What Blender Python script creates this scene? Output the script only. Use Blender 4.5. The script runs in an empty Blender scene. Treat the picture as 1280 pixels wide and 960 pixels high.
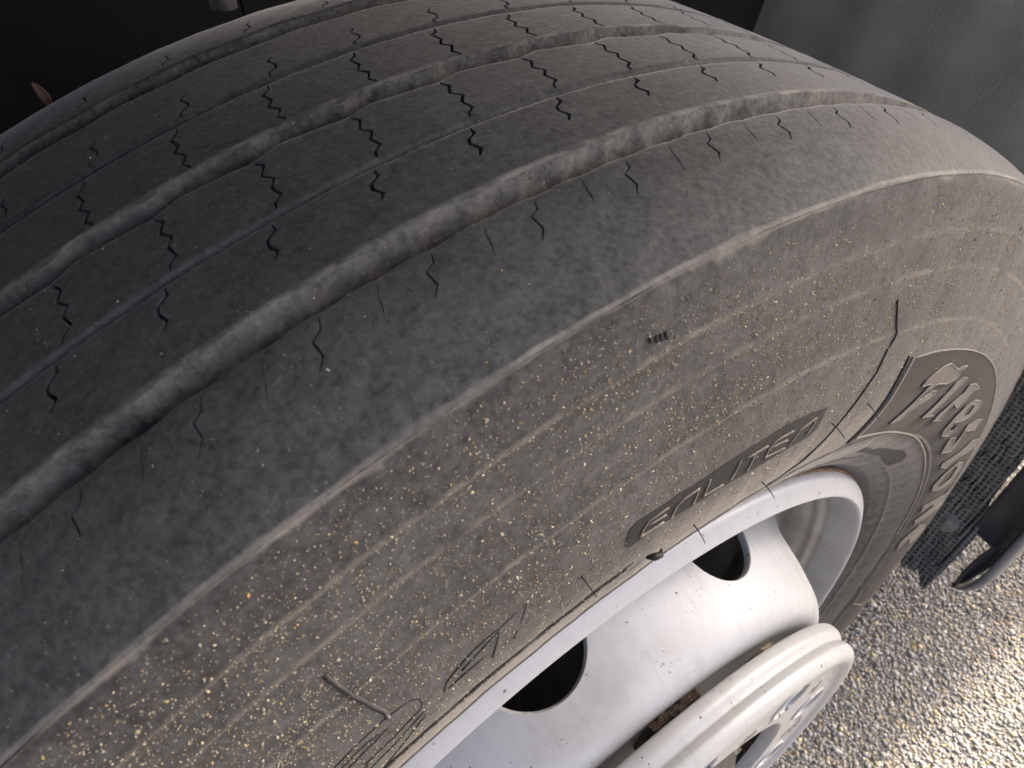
import bpy, math, random
import numpy as np
from mathutils import Matrix, Vector
from mathutils.geometry import delaunay_2d_cdt

# ------------------------------------------------------------------ camera, sky, sun, exposure
scene = bpy.context.scene
AX = 0.495                                   # axle height above the ground
cam_data = bpy.data.cameras.new('camera')
cam = bpy.data.objects.new('camera', cam_data)
scene.collection.objects.link(cam)
CAM = (-0.15345, -0.24754, 0.63421 + AX)
RIGHT = (0.81197, -0.58370, -0.00110)
DOWN = (-0.42332, -0.58758, -0.68960)
FWD = (0.40187, 0.56040, -0.72419)
M = Matrix(((RIGHT[0], -DOWN[0], -FWD[0], CAM[0]),
            (RIGHT[1], -DOWN[1], -FWD[1], CAM[1]),
            (RIGHT[2], -DOWN[2], -FWD[2], CAM[2]),
            (0, 0, 0, 1)))
cam.matrix_world = M
cam_data.sensor_width = 36.0
cam_data.lens = 26.78
cam_data.clip_start = 0.02
cam_data.clip_end = 500
cam_data.dof.use_dof = True
cam_data.dof.focus_distance = 0.36
cam_data.dof.aperture_fstop = 22.0
scene.camera = cam

SUN_EL = math.radians(30)
SUN_AZ = math.radians(90)                    # sun stands ahead of the truck (+x)
world = bpy.data.worlds.new('World')
scene.world = world
world.use_nodes = True
wn = world.node_tree.nodes
sky = wn.new('ShaderNodeTexSky')
sky.sky_type = 'NISHITA'
sky.sun_disc = False
sky.sun_elevation = SUN_EL
sky.sun_rotation = SUN_AZ
sky.air_density = 0.36
sky.dust_density = 7.0
sky.ozone_density = 0.4
wn['Background'].inputs['Strength'].default_value = 0.15
world.node_tree.links.new(sky.outputs[0], wn['Background'].inputs['Color'])

sun_data = bpy.data.lights.new('sun', 'SUN')
sun_data.energy = 2.7
sun_data.angle = math.radians(3.5)
sun_data.color = (1.0, 0.92, 0.80)
sun = bpy.data.objects.new('sun', sun_data)
scene.collection.objects.link(sun)
sun.rotation_euler = Vector((-math.cos(SUN_EL), 0, -math.sin(SUN_EL))).to_track_quat('-Z', 'Y').to_euler()
sun.location = (6, 0, 5)

scene.view_settings.view_transform = 'Standard'
scene.view_settings.look = 'None'
scene.view_settings.gamma = 1.0
scene.view_settings.exposure = 2.1
scene.render.engine = 'CYCLES'

rng = np.random.default_rng(7)
random.seed(7)
# sidewall lettering and marks as (angle in degrees, radius in m) on the tyre
FIRE = {'F': [(63.17, 0.3638), (61.27, 0.3676), (60.92, 0.3729), (60.26, 0.3774), (58.57, 0.3837), (58.9, 0.3862), (59.8, 0.3863), (61.15, 0.3814), (61.59, 0.3806), (61.21, 0.3862), (60.07, 0.391), (57.7, 0.3909), (55.51, 0.3952), (55.92, 0.3992), (54.91, 0.4034), (56.07, 0.4024), (56.97, 0.4002), (58.46, 0.4017), (59.7, 0.4034), (61.0, 0.4021), (62.09, 0.399), (63.21, 0.3943), (63.56, 0.3906), (61.55, 0.3914), (62.17, 0.3838), (62.52, 0.377), (62.98, 0.3689)], 'i': [(55.22, 0.3658), (52.09, 0.3689), (53.45, 0.3736), (52.94, 0.3902), (52.09, 0.3972), (53.64, 0.3966), (54.85, 0.3921), (55.23, 0.3819), (55.2, 0.3708)], 'r': [(50.18, 0.3648), (48.11, 0.3683), (49.08, 0.3718), (49.55, 0.3804), (47.37, 0.3797), (46.74, 0.3864), (46.57, 0.3943), (45.18, 0.3978), (47.85, 0.3974), (49.82, 0.3942), (49.59, 0.3897), (50.73, 0.3811), (51.03, 0.3714)], 'e': [(41.01, 0.3623), (38.9, 0.3665), (38.61, 0.3723), (40.47, 0.3735), (40.07, 0.3693), (41.34, 0.3676), (42.37, 0.3728), (40.47, 0.379), (39.13, 0.3863), (38.66, 0.3966), (40.32, 0.3962), (43.4, 0.3912), (44.81, 0.3843), (44.35, 0.3743), (42.76, 0.3651)], 's': [(33.58, 0.36), (30.86, 0.3706), (32.66, 0.379), (34.68, 0.381), (31.3, 0.3931), (31.92, 0.4002), (35.15, 0.3909), (36.53, 0.3821), (34.47, 0.3771), (33.07, 0.3698), (35.86, 0.3719), (37.16, 0.3672)], 't': [(27.08, 0.3626), (25.27, 0.3693), (25.93, 0.3813), (24.63, 0.3894), (21.04, 0.4134), (23.28, 0.4099), (27.71, 0.3919), (27.97, 0.3792), (28.61, 0.3628)], 'o': [(19.15, 0.3621), (17.89, 0.3697), (16.42, 0.3891), (18.29, 0.3974), (21.34, 0.3916), (23.83, 0.3819), (23.54, 0.3706), (21.22, 0.3613)], 'n': [(8.57, 0.3632), (8.61, 0.3685), (8.77, 0.3874), (7.79, 0.4068), (13.28, 0.3938), (12.76, 0.3885), (13.88, 0.3784), (14.56, 0.3605), (12.45, 0.3623), (12.63, 0.3746), (11.58, 0.3805), (10.48, 0.3601)], 'e2': [(1.24, 0.3618), (1.42, 0.3649), (3.29, 0.3713), (1.46, 0.3772), (1.29, 0.3893), (1.82, 0.3986), (5.09, 0.3861), (6.8, 0.3732), (5.53, 0.3628), (3.94, 0.358)]}
HOLE = {'e': [(41.9, 0.3803), (40.57, 0.3841), (41.11, 0.3905), (42.58, 0.3885), (42.99, 0.3835)], 'o': [(19.48, 0.3664), (18.74, 0.3714), (19.04, 0.3822), (21.39, 0.3857), (22.76, 0.3813), (22.35, 0.373)]}
LOWER = [[(-9.4, 0.3508), (-11.93, 0.3522), (-13.5, 0.3556), (-14.8, 0.3731), (-14.0, 0.3841), (-11.28, 0.3764)], [(-10.18, 0.3574), (-8.99, 0.3622)]]
PANEL_O = [(68.08, 0.4099), (65.15, 0.4109), (60.69, 0.4114), (54.52, 0.4123), (47.63, 0.4134), (40.25, 0.4152), (33.56, 0.4181)]
PANEL_I = [(68.33, 0.3592), (63.54, 0.3563), (56.95, 0.3531), (50.05, 0.3511), (42.56, 0.3488), (35.42, 0.3481), (29.19, 0.3481)]
SCUFF = [(58.64, 0.3317), (58.89, 0.3381), (55.98, 0.3356), (54.65, 0.3316), (53.39, 0.3353), (48.37, 0.336), (44.43, 0.3389), (40.94, 0.3381), (39.49, 0.3337), (39.55, 0.3266), (41.7, 0.3244), (45.55, 0.3269), (51.41, 0.3281)]
SEAM = [(74.37, 0.4444), (72.87, 0.4261), (73.26, 0.4197), (73.38, 0.4091), (74.16, 0.3984), (75.37, 0.3845), (75.55, 0.3805), (75.84, 0.3747), (76.6, 0.3626), (78.0, 0.3583), (79.87, 0.3548)]
ENP = [(94.89, 0.3938), (94.57, 0.4019), (93.91, 0.4041), (92.11, 0.4026), (89.37, 0.402), (86.34, 0.4027), (83.89, 0.4033), (81.67, 0.4031), (80.08, 0.4027), (78.26, 0.4008), (78.31, 0.3971), (78.37, 0.39), (79.14, 0.387), (81.34, 0.3868), (84.44, 0.3866), (87.4, 0.3883), (90.07, 0.3892), (92.6, 0.3915), (94.48, 0.3908)]
ENS = [[(91.85, 0.3995), (93.24, 0.3995), (93.63, 0.397), (93.8, 0.3934), (92.13, 0.3923)], [(93.23, 0.397), (91.99, 0.396)], [(91.57, 0.3916), (91.23, 0.3967), (90.65, 0.3983), (89.54, 0.3983), (89.86, 0.3907)], [(88.75, 0.3995), (89.05, 0.3914), (87.42, 0.3904)], [(86.26, 0.3988), (86.81, 0.3902)], [(85.74, 0.398), (83.83, 0.3978)], [(84.94, 0.3985), (85.34, 0.3894)], [(81.5, 0.3979), (83.05, 0.3982), (83.6, 0.3962), (83.82, 0.391), (81.76, 0.3892)], [(83.48, 0.3953), (81.88, 0.3942)], [(81.42, 0.3899), (80.74, 0.396), (79.26, 0.3983), (79.27, 0.3952), (79.76, 0.3899)]]
BIG = [[(109.03, 0.4432), (109.08, 0.435), (109.1, 0.4277), (109.02, 0.4164), (108.97, 0.4086), (109.11, 0.4042)], [(113.83, 0.4022), (112.43, 0.403), (110.91, 0.4044), (109.26, 0.405), (108.09, 0.4036)], [(108.0, 0.4034), (107.66, 0.4008), (107.68, 0.3966), (108.05, 0.3939), (109.87, 0.391), (111.67, 0.3902), (111.92, 0.3873)], [(113.63, 0.3989), (112.2, 0.3998), (110.67, 0.401), (109.65, 0.3991)], [(113.66, 0.3956), (112.21, 0.3965), (109.62, 0.3987)], [(113.26, 0.3845), (111.95, 0.3843), (110.12, 0.3862), (107.91, 0.3909)], [(113.34, 0.374), (111.94, 0.3738), (108.15, 0.3874)], [(106.69, 0.3921), (106.24, 0.3966), (104.35, 0.4016), (102.75, 0.4027), (103.05, 0.3974), (103.81, 0.3882)], [(105.36, 0.3955), (102.82, 0.4011)], [(106.42, 0.3919), (104.61, 0.3926), (103.91, 0.3925)], [(102.78, 0.4021), (101.03, 0.4042), (101.69, 0.3958)], [(102.39, 0.3896), (102.05, 0.3925)], [(101.17, 0.3941), (101.51, 0.3931)]]
SMALL = [[(92.73, 0.4794), (92.69, 0.4776)], [(92.44, 0.4788), (92.38, 0.4765)], [(92.22, 0.4784), (92.16, 0.4762)], [(91.98, 0.4783), (91.88, 0.4756)]]
WHISK = [((97.81, .3948), .5), ((88.57, .3665), -.4), ((81.7, .3650), .3), ((72.32, .3904), -.5), ((76.45, .3875), .4)]


# ------------------------------------------------------------------ helpers
def tag(o, label=None, cat=None, group=None, kind=None):
    if label: o['label'] = label
    if cat: o['category'] = cat
    if group: o['group'] = group
    if kind: o['kind'] = kind
    return o

def link(o, parent=None, loc=None):
    scene.collection.objects.link(o)
    if loc is not None: o.location = loc
    if parent is not None: o.parent = parent
    return o

def empty(name, loc=(0, 0, 0)):
    o = bpy.data.objects.new(name, None)
    o.empty_display_size = 0.05
    return link(o, None, loc)

def np_mesh(name, V, F, mat=None, parent=None, loc=None, smooth=True, mats=None, midx=None):
    """F: list of arrays (n,k) of equal sided faces"""
    me = bpy.data.meshes.new(name)
    V = np.asarray(V, dtype=np.float32)
    if isinstance(F, np.ndarray): F = [F]
    F = [np.asarray(f, dtype=np.int32) for f in F if len(f)]
    me.vertices.add(len(V))
    me.vertices.foreach_set('co', V.ravel())
    nl = sum(f.size for f in F); npoly = sum(len(f) for f in F)
    me.loops.add(nl)
    me.loops.foreach_set('vertex_index', np.concatenate([f.ravel() for f in F]))
    me.polygons.add(npoly)
    tot = np.concatenate([np.full(len(f), f.shape[1], np.int32) for f in F])
    start = np.concatenate([[0], np.cumsum(tot)[:-1]]).astype(np.int32)
    me.polygons.foreach_set('loop_start', start)
    me.polygons.foreach_set('loop_total', tot)
    me.polygons.foreach_set('use_smooth', np.full(npoly, smooth))
    if midx is not None: me.polygons.foreach_set('material_index', np.asarray(midx, np.int32))
    me.update(calc_edges=True)
    me.validate()
    for m in (mats or ([mat] if mat else [])): me.materials.append(m)
    o = bpy.data.objects.new(name, me)
    return link(o, parent, loc)

def grid_faces(nr, nc, close_c=False, flip=False):
    i = np.arange(nr - 1)[:, None]
    j = np.arange(nc if close_c else nc - 1)[None, :]
    j2 = (j + 1) % nc
    a = i * nc + j; b = i * nc + j2; c = (i + 1) * nc + j2; d = (i + 1) * nc + j
    q = np.stack([a, b, c, d], -1).reshape(-1, 4)
    return q[:, ::-1] if flip else q

def lathe_np(profile, n=360, flip=False):
    """profile (r, y) turned round the axle (Y)"""
    P = np.asarray(profile, float)
    t = np.linspace(0, 2 * np.pi, n, endpoint=False)
    V = np.stack([P[:, 0:1] * np.cos(t), np.repeat(P[:, 1:2], n, 1), P[:, 0:1] * np.sin(t)], -1).reshape(-1, 3)
    return V, grid_faces(len(P), n, True, flip)

def smooth_curve(P, n=8):
    P = np.asarray(P, float)
    Q = np.vstack([2 * P[0] - P[1], P, 2 * P[-1] - P[-2]]); o = []
    for i in range(len(P) - 1):
        a, b, c, d = Q[i:i + 4]
        for t in np.linspace(0, 1, n, endpoint=False):
            o.append(.5 * (2 * b + (c - a) * t + (2 * a - 5 * b + 4 * c - d) * t * t + (3 * b - a - 3 * c + d) * t ** 3))
    o.append(P[-1])
    return np.array(o)

def box_np(c, s):
    c = np.array(c); s = np.array(s) / 2
    V = np.array([[x, y, z] for x in (-1, 1) for y in (-1, 1) for z in (-1, 1)]) * s + c
    F = np.array([[0, 1, 3, 2], [4, 6, 7, 5], [0, 4, 5, 1], [2, 3, 7, 6], [0, 2, 6, 4], [1, 5, 7, 3]])
    return V, F

def add_bevel(o, w, seg=3):
    m = o.modifiers.new('bevel', 'BEVEL'); m.width = w; m.segments = seg; m.limit_method = 'ANGLE'
    return o

def tube_np(pts, rad, sides=6, taper=None):
    pts = np.asarray(pts, float); n = len(pts)
    d = np.gradient(pts, axis=0); d /= np.linalg.norm(d, axis=1)[:, None] + 1e-12
    up = np.array([0.31, 0.83, 0.46]); V = []
    for i in range(n):
        a = np.cross(d[i], up); a /= np.linalg.norm(a); b = np.cross(d[i], a)
        r = rad if taper is None else rad * taper[i]
        for k in range(sides):
            t = 2 * np.pi * k / sides
            V.append(pts[i] + r * (a * np.cos(t) + b * np.sin(t)))
    F = grid_faces(n, sides, True)
    return np.array(V), [F, np.array([list(range(sides))[::-1]]), np.array([[(n - 1) * sides + k for k in range(sides)]])]

def in_poly(p, poly):
    x, y = p; c = False; n = len(poly); j = n - 1
    for i in range(n):
        xi, yi = poly[i]; xj, yj = poly[j]
        if (yi > y) != (yj > y) and x < (xj - xi) * (y - yi) / (yj - yi) + xi: c = not c
        j = i
    return c

def seg_dist(p, poly, closed=True):
    P = np.asarray(poly, float); Q = np.roll(P, -1, 0) if closed else P[1:]
    if not closed: P = P[:-1]
    d = Q - P; L = np.maximum((d ** 2).sum(1), 1e-15)
    t = np.clip(((np.asarray(p) - P) * d).sum(1) / L, 0, 1)
    e = P + t[:, None] * d - np.asarray(p)
    return math.sqrt((e ** 2).sum(1).min())

# ------------------------------------------------------------------ procedural materials
class NT:
    def __init__(s, name):
        s.m = bpy.data.materials.new(name); s.m.use_nodes = True
        s.t = s.m.node_tree; s.n = s.t.nodes; s.p = s.n['Principled BSDF']
    def new(s, k, **kw):
        n = s.n.new(k)
        for a, b in kw.items():
            if a.startswith('_'): setattr(n, a[1:], b)
        return n
    def ln(s, a, b): s.t.links.new(a, b)
    def val(s, sock, v):
        if hasattr(v, 'links') or hasattr(v, 'is_output'): s.ln(v, sock)
        else: sock.default_value = v
    def coord(s, kind='Object'):
        return s.n.new('ShaderNodeTexCoord').outputs[kind]
    def noise(s, vec, scale, detail=4, rough=.55, dist=0):
        n = s.n.new('ShaderNodeTexNoise'); s.ln(vec, n.inputs['Vector'])
        n.inputs['Scale'].default_value = scale; n.inputs['Detail'].default_value = detail
        n.inputs['Roughness'].default_value = rough; n.inputs['Distortion'].default_value = dist
        return n.outputs['Fac']
    def voro(s, vec, scale, out='Distance', feat='F1', rnd=1):
        n = s.n.new('ShaderNodeTexVoronoi'); n.feature = feat; s.ln(vec, n.inputs['Vector'])
        n.inputs['Scale'].default_value = scale; n.inputs['Randomness'].default_value = rnd
        return n.outputs[out]
    def ramp(s, v, lo, hi, a=0., b=1., smooth=True):
        n = s.n.new('ShaderNodeMapRange'); n.interpolation_type = 'SMOOTHSTEP' if smooth else 'LINEAR'
        s.ln(v, n.inputs[0])
        for i, q in zip((1, 2, 3, 4), (lo, hi, a, b)): n.inputs[i].default_value = q
        return n.outputs[0]
    def math(s, op, a, b=0.):
        n = s.n.new('ShaderNodeMath'); n.operation = op
        s.val(n.inputs[0], a); s.val(n.inputs[1], b); return n.outputs[0]
    def mix(s, f, a, b):
        n = s.n.new('ShaderNodeMix'); n.data_type = 'RGBA'
        s.val(n.inputs[0], f)
        for q, v in ((6, a), (7, b)):
            if isinstance(v, tuple): n.inputs[q].default_value = (*v, 1)
            else: s.ln(v, n.inputs[q])
        return n.outputs[2]
    def bump(s, h, strength, dist):
        n = s.n.new('ShaderNodeBump'); n.inputs['Strength'].default_value = strength
        n.inputs['Distance'].default_value = dist; s.ln(h, n.inputs['Height'])
        s.ln(n.outputs[0], s.p.inputs['Normal']); return n
    def sep(s, v):
        n = s.n.new('ShaderNodeSeparateXYZ'); s.ln(v, n.inputs[0]); return n.outputs
    def comb(s, x, y, z):
        n = s.n.new('ShaderNodeCombineXYZ')
        for i, v in enumerate((x, y, z)): s.val(n.inputs[i], v)
        return n.outputs[0]
    def polar(s):
        """wheel coordinates: radius, axle position and a ring-stretched vector"""
        c = s.coord(); x, y, z = s.sep(c)
        r = s.math('SQRT', s.math('ADD', s.math('MULTIPLY', x, x), s.math('MULTIPLY', z, z)))
        a = s.math('ARCTAN2', z, x)
        return c, r, y, a
    def done(s, col=None, rough=.8, spec=None, metal=0):
        if col is not None: s.val(s.p.inputs['Base Color'], (*col, 1) if isinstance(col, tuple) else col)
        s.val(s.p.inputs['Roughness'], rough)
        s.p.inputs['Metallic'].default_value = metal
        if spec is not None: s.p.inputs['Specular IOR Level'].default_value = spec
        return s.m

def mat_rubber(name, dark, dust, amount, lo=.35, hi=.7, shoulder=False, speck=.5, rough=.82, sheen=.35, rings=20):
    q = NT(name); c, r, y, a = q.polar()
    big = q.noise(c, 14, 5, .6)
    ring = q.noise(q.comb(q.math('MULTIPLY', a, 1.2), q.math('MULTIPLY', r, rings), q.math('MULTIPLY', y, rings)), 1.0, 4, .6)
    fine = q.noise(c, 420, 3, .6)
    mid = q.noise(c, 90, 4, .6)
    m = q.math('ADD', q.math('MULTIPLY', big, .35), q.math('ADD', q.math('MULTIPLY', ring, .35), q.math('MULTIPLY', mid, .3)))
    grain = q.noise(c, 200, 4, .7)
    m = q.math('ADD', q.ramp(m, lo, hi), q.math('ADD', q.math('MULTIPLY', q.math('SUBTRACT', fine, .5), 1.1), q.math('MULTIPLY', q.math('SUBTRACT', grain, .5), 1.0)))
    m = q.math('MAXIMUM', m, 0.0)
    m = q.math('MULTIPLY', m, amount)
    col = q.mix(m, dark, dust)
    if shoulder:      # scuffed pale line along the worn tread edge
        e = q.math('ABSOLUTE', q.math('ADD', y, q.math('ADD', .1302, q.math('MULTIPLY', q.math('SUBTRACT', q.noise(c, 24, 3), .5), .003))))
        w = q.ramp(q.noise(c, 21, 5, .7), .45, .80, .0010, .0042)
        f = q.math('MULTIPLY', q.math('MULTIPLY', q.ramp(q.math('DIVIDE', e, w), .3, 1.0, 1, 0), q.ramp(q.noise(c, 38, 5, .7), .38, .62, .35, 1)), q.ramp(r, .46, .47))
        col = q.mix(q.math('MULTIPLY', f, .7), col, (.30, .275, .23))
        for rc in (.4720, .4545, .4285):       # dust caught on the moulded rings
            g = q.math('ABSOLUTE', q.math('SUBTRACT', r, rc))
            g = q.math('MULTIPLY', q.ramp(g, .0003, .0016, 1, 0), q.ramp(q.noise(c, 55, 4, .7), .40, .70, .05, .6))
            g = q.math('MULTIPLY', g, q.ramp(y, -.128, -.132, 0, 1))
            col = q.mix(g, col, (.23, .205, .165))
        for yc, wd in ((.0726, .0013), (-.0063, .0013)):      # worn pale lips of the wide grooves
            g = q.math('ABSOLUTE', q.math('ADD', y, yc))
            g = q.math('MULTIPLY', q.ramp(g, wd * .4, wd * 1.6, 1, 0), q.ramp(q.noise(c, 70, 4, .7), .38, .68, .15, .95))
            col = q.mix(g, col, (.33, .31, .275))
    v = q.voro(c, 900); sp = q.math('MULTIPLY', q.ramp(v, .12, .2, 1, 0), q.ramp(q.noise(c, 60, 3), .46, .66))
    col = q.mix(q.math('MULTIPLY', sp, speck), col, (.42, .38, .30))
    q.bump(q.math('ADD', q.math('MULTIPLY', fine, .6), q.math('MULTIPLY', mid, .8)), .55, .0006)
    q.p.inputs['Sheen Weight'].default_value = sheen
    q.p.inputs['Sheen Roughness'].default_value = .30
    q.p.inputs['Sheen Tint'].default_value = (1, .93, .84, 1)
    return q.done(col, q.ramp(big, .3, .7, rough - .08, rough + .08), .35)

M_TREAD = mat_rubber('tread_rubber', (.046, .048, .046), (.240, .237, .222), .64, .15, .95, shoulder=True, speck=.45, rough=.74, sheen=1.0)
M_GROOVE = mat_rubber('groove_rubber', (.046, .044, .040), (.265, .250, .220), .9, .3, .7, speck=.3, sheen=.5)
M_SIDE = mat_rubber('sidewall_rubber', (.024, .0225, .021), (.140, .134, .125), .78, .22, .80, shoulder=True, speck=.55)
M_PANEL = mat_rubber('clean_rubber', (.012, .0115, .0115), (.045, .040, .036), .5, speck=.15, sheen=.12)
M_LETTER = mat_rubber('letter_rubber', (.035, .032, .029), (.10, .089, .077), .85, .2, .6, speck=.2, sheen=.25)
M_STROKE = mat_rubber('stroke_rubber', (.09, .08, .07), (.24, .21, .175), .9, .2, .6, speck=.1, sheen=.6)
M_BLACK = mat_rubber('black_rubber', (.012, .011, .011), (.03, .028, .026), .4, speck=0, rough=.6, sheen=0)

def mat_paint(name, base, chips=.5, dirt=.35, rough=.34, dirtcol=(.20, .17, .135)):
    q = NT(name); c, r, y, a = q.polar()
    cloud = q.noise(c, 9, 5, .6); fine = q.noise(c, 260, 2)
    streak = q.noise(q.comb(q.math('MULTIPLY', a, 40), q.math('MULTIPLY', r, 90), q.math('MULTIPLY', y, 6)), 1.0, 4, .6)
    col = q.mix(q.math('MULTIPLY', q.ramp(streak, .45, .8), dirt * .9), base, tuple(b * .70 for b in base))
    col = q.mix(q.math('MULTIPLY', q.ramp(cloud, .5, .78), dirt), col, dirtcol)
    v = q.voro(c, 85); ch = q.math('MULTIPLY', q.ramp(q.math('ADD', v, q.math('MULTIPLY', fine, .06)), .10, .13, 1, 0), q.ramp(q.noise(c, 31, 3), .51, .56))
    v2 = q.voro(c, 300); ch2 = q.math('MULTIPLY', q.ramp(v2, .12, .17, 1, 0), q.ramp(q.noise(c, 50, 3), .56, .62))
    col = q.mix(q.math('MULTIPLY', q.math('MAXIMUM', ch, ch2), chips), col, (.05, .045, .045))
    q.bump(q.math('SUBTRACT', q.math('MULTIPLY', fine, .15), q.math('MULTIPLY', ch, .6)), .3, .0004)
    q.p.inputs['Coat Weight'].default_value = .05
    q.p.inputs['Coat Roughness'].default_value = .25
    return q.done(col, q.ramp(cloud, .3, .75, rough - .05, rough + .2), .5)

M_RIM = mat_paint('rim_paint', (.43, .44, .45), .8, .4)
M_WELL = mat_paint('well_paint', (.40, .385, .35), .5, .6, .38, (.16, .13, .10))
M_DISC = mat_paint('disc_paint', (.41, .42, .43), .9, .5, .46)
M_COVER = mat_paint('cover_paint', (.385, .388, .385), 1.0, .4, .34)

def mat_flat(name, a, b, scale=40, rough=.7, bump=.3, metal=0., spec=.4, dist=.0008):
    q = NT(name); c = q.coord()
    n = q.noise(c, scale, 6, .65)
    col = q.mix(q.ramp(n, .3, .7), a, b)
    q.bump(q.noise(c, scale * 6, 3), bump, dist)
    return q.done(col, q.ramp(n, .3, .7, rough - .1, rough + .1), spec, metal)

M_RUST = mat_flat('rust', (.028, .019, .014), (.085, .052, .032), 160, .85, .8)
M_HUB = mat_flat('hub_metal', (.03, .03, .032), (.07, .066, .06), 60, .55, .4, .2)
M_NUT = mat_flat('nut_steel', (.10, .09, .08), (.20, .15, .10), 120, .5, .4, .6)
M_PLASTIC = mat_flat('black_plastic', (.020, .021, .021), (.045, .043, .040), 30, .8, .3)
M_FLARE = mat_flat('grey_flare', (.16, .16, .158), (.20, .20, .195), 50, .5, .2)
M_CAB = mat_flat('cab_paint', (.42, .43, .44), (.45, .46, .47), 6, .35, .05)
M_UNDER = mat_flat('chassis_black', (.010, .010, .011), (.022, .021, .020), 20, .8, .4)
M_SHOCK = mat_flat('grey_metal', (.30, .29, .27), (.42, .40, .37), 50, .6, .2)
M_LEAF = mat_flat('dry_leaf', (.30, .16, .10), (.40, .25, .17), 200, .7, .4)

def mat_liner():
    q = NT('liner_plastic'); c = q.coord(); x, y, z = q.sep(c)
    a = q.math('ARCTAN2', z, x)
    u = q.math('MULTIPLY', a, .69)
    v = q.comb(u, y, 0.0)
    n = q.noise(c, 12, 5, .6)
    d = q.voro(v, 150, rnd=.12)                     # rows of small dimples
    dm = q.ramp(d, .22, .40, 1, 0)
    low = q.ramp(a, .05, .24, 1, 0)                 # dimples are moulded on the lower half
    dm = q.math('MULTIPLY', dm, low)
    rib = q.math('MULTIPLY', q.math('SINE', q.math('MULTIPLY', y, 900)), q.math('SUBTRACT', 1.0, low))
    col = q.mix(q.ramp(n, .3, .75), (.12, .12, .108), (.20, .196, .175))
    col = q.mix(q.math('SUBTRACT', 1.0, low), col, q.mix(q.ramp(n, .3, .75), (.28, .272, .23), (.37, .36, .31)))  # upper half coloured paler, standing in for light that hardly reaches it
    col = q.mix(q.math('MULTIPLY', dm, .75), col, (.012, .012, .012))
    h = q.math('ADD', q.math('MULTIPLY', dm, -1.0), q.math('ADD', q.math('MULTIPLY', rib, .03), q.math('MULTIPLY', q.noise(c, 220, 3), .4)))
    q.bump(h, .8, .0015)
    return q.done(col, .75, .35)
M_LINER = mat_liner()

def mat_asphalt():
    q = NT('asphalt'); c = q.coord()
    v = q.n.new('ShaderNodeTexVoronoi'); q.ln(c, v.inputs['Vector']); v.inputs['Scale'].default_value = 130
    rnd = q.sep(v.outputs['Color'])[0]
    col = q.mix(q.ramp(rnd, .0, 1., smooth=False), (.15, .14, .125), (.36, .33, .28))
    col = q.mix(q.ramp(v.outputs['Distance'], .42, .62), col, (.17, .155, .135))
    col = q.mix(q.math('MULTIPLY', q.ramp(q.noise(c, 2.5, 5), .4, .7), .25), col, (.13, .12, .10))
    q.bump(q.ramp(v.outputs['Distance'], .0, .7, 1, 0), .9, .004)
    return q.done(col, .85, .3)
M_ASPHALT = mat_asphalt()

def mat_attr(name, rough=.8):
    q = NT(name)
    n = q.n.new('ShaderNodeAttribute'); n.attribute_name = 'tint'
    c = q.coord(); k = q.noise(c, 500, 2)
    col = q.mix(q.ramp(k, .35, .7, 0, .35), n.outputs['Color'], (.09, .08, .07))
    return q.done(col, rough, .35)
M_STONE = mat_attr('stone_chips'); M_GRIT = mat_attr('grit_grains', .7)

def set_tint(o, cols, per):
    """one colour per grain of `per` vertices"""
    at = o.data.attributes.new('tint', 'FLOAT_COLOR', 'POINT')
    C = np.repeat(np.c_[cols, np.ones(len(cols))], per, 0).astype(np.float32)
    at.data.foreach_set('color', C.ravel())

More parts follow.
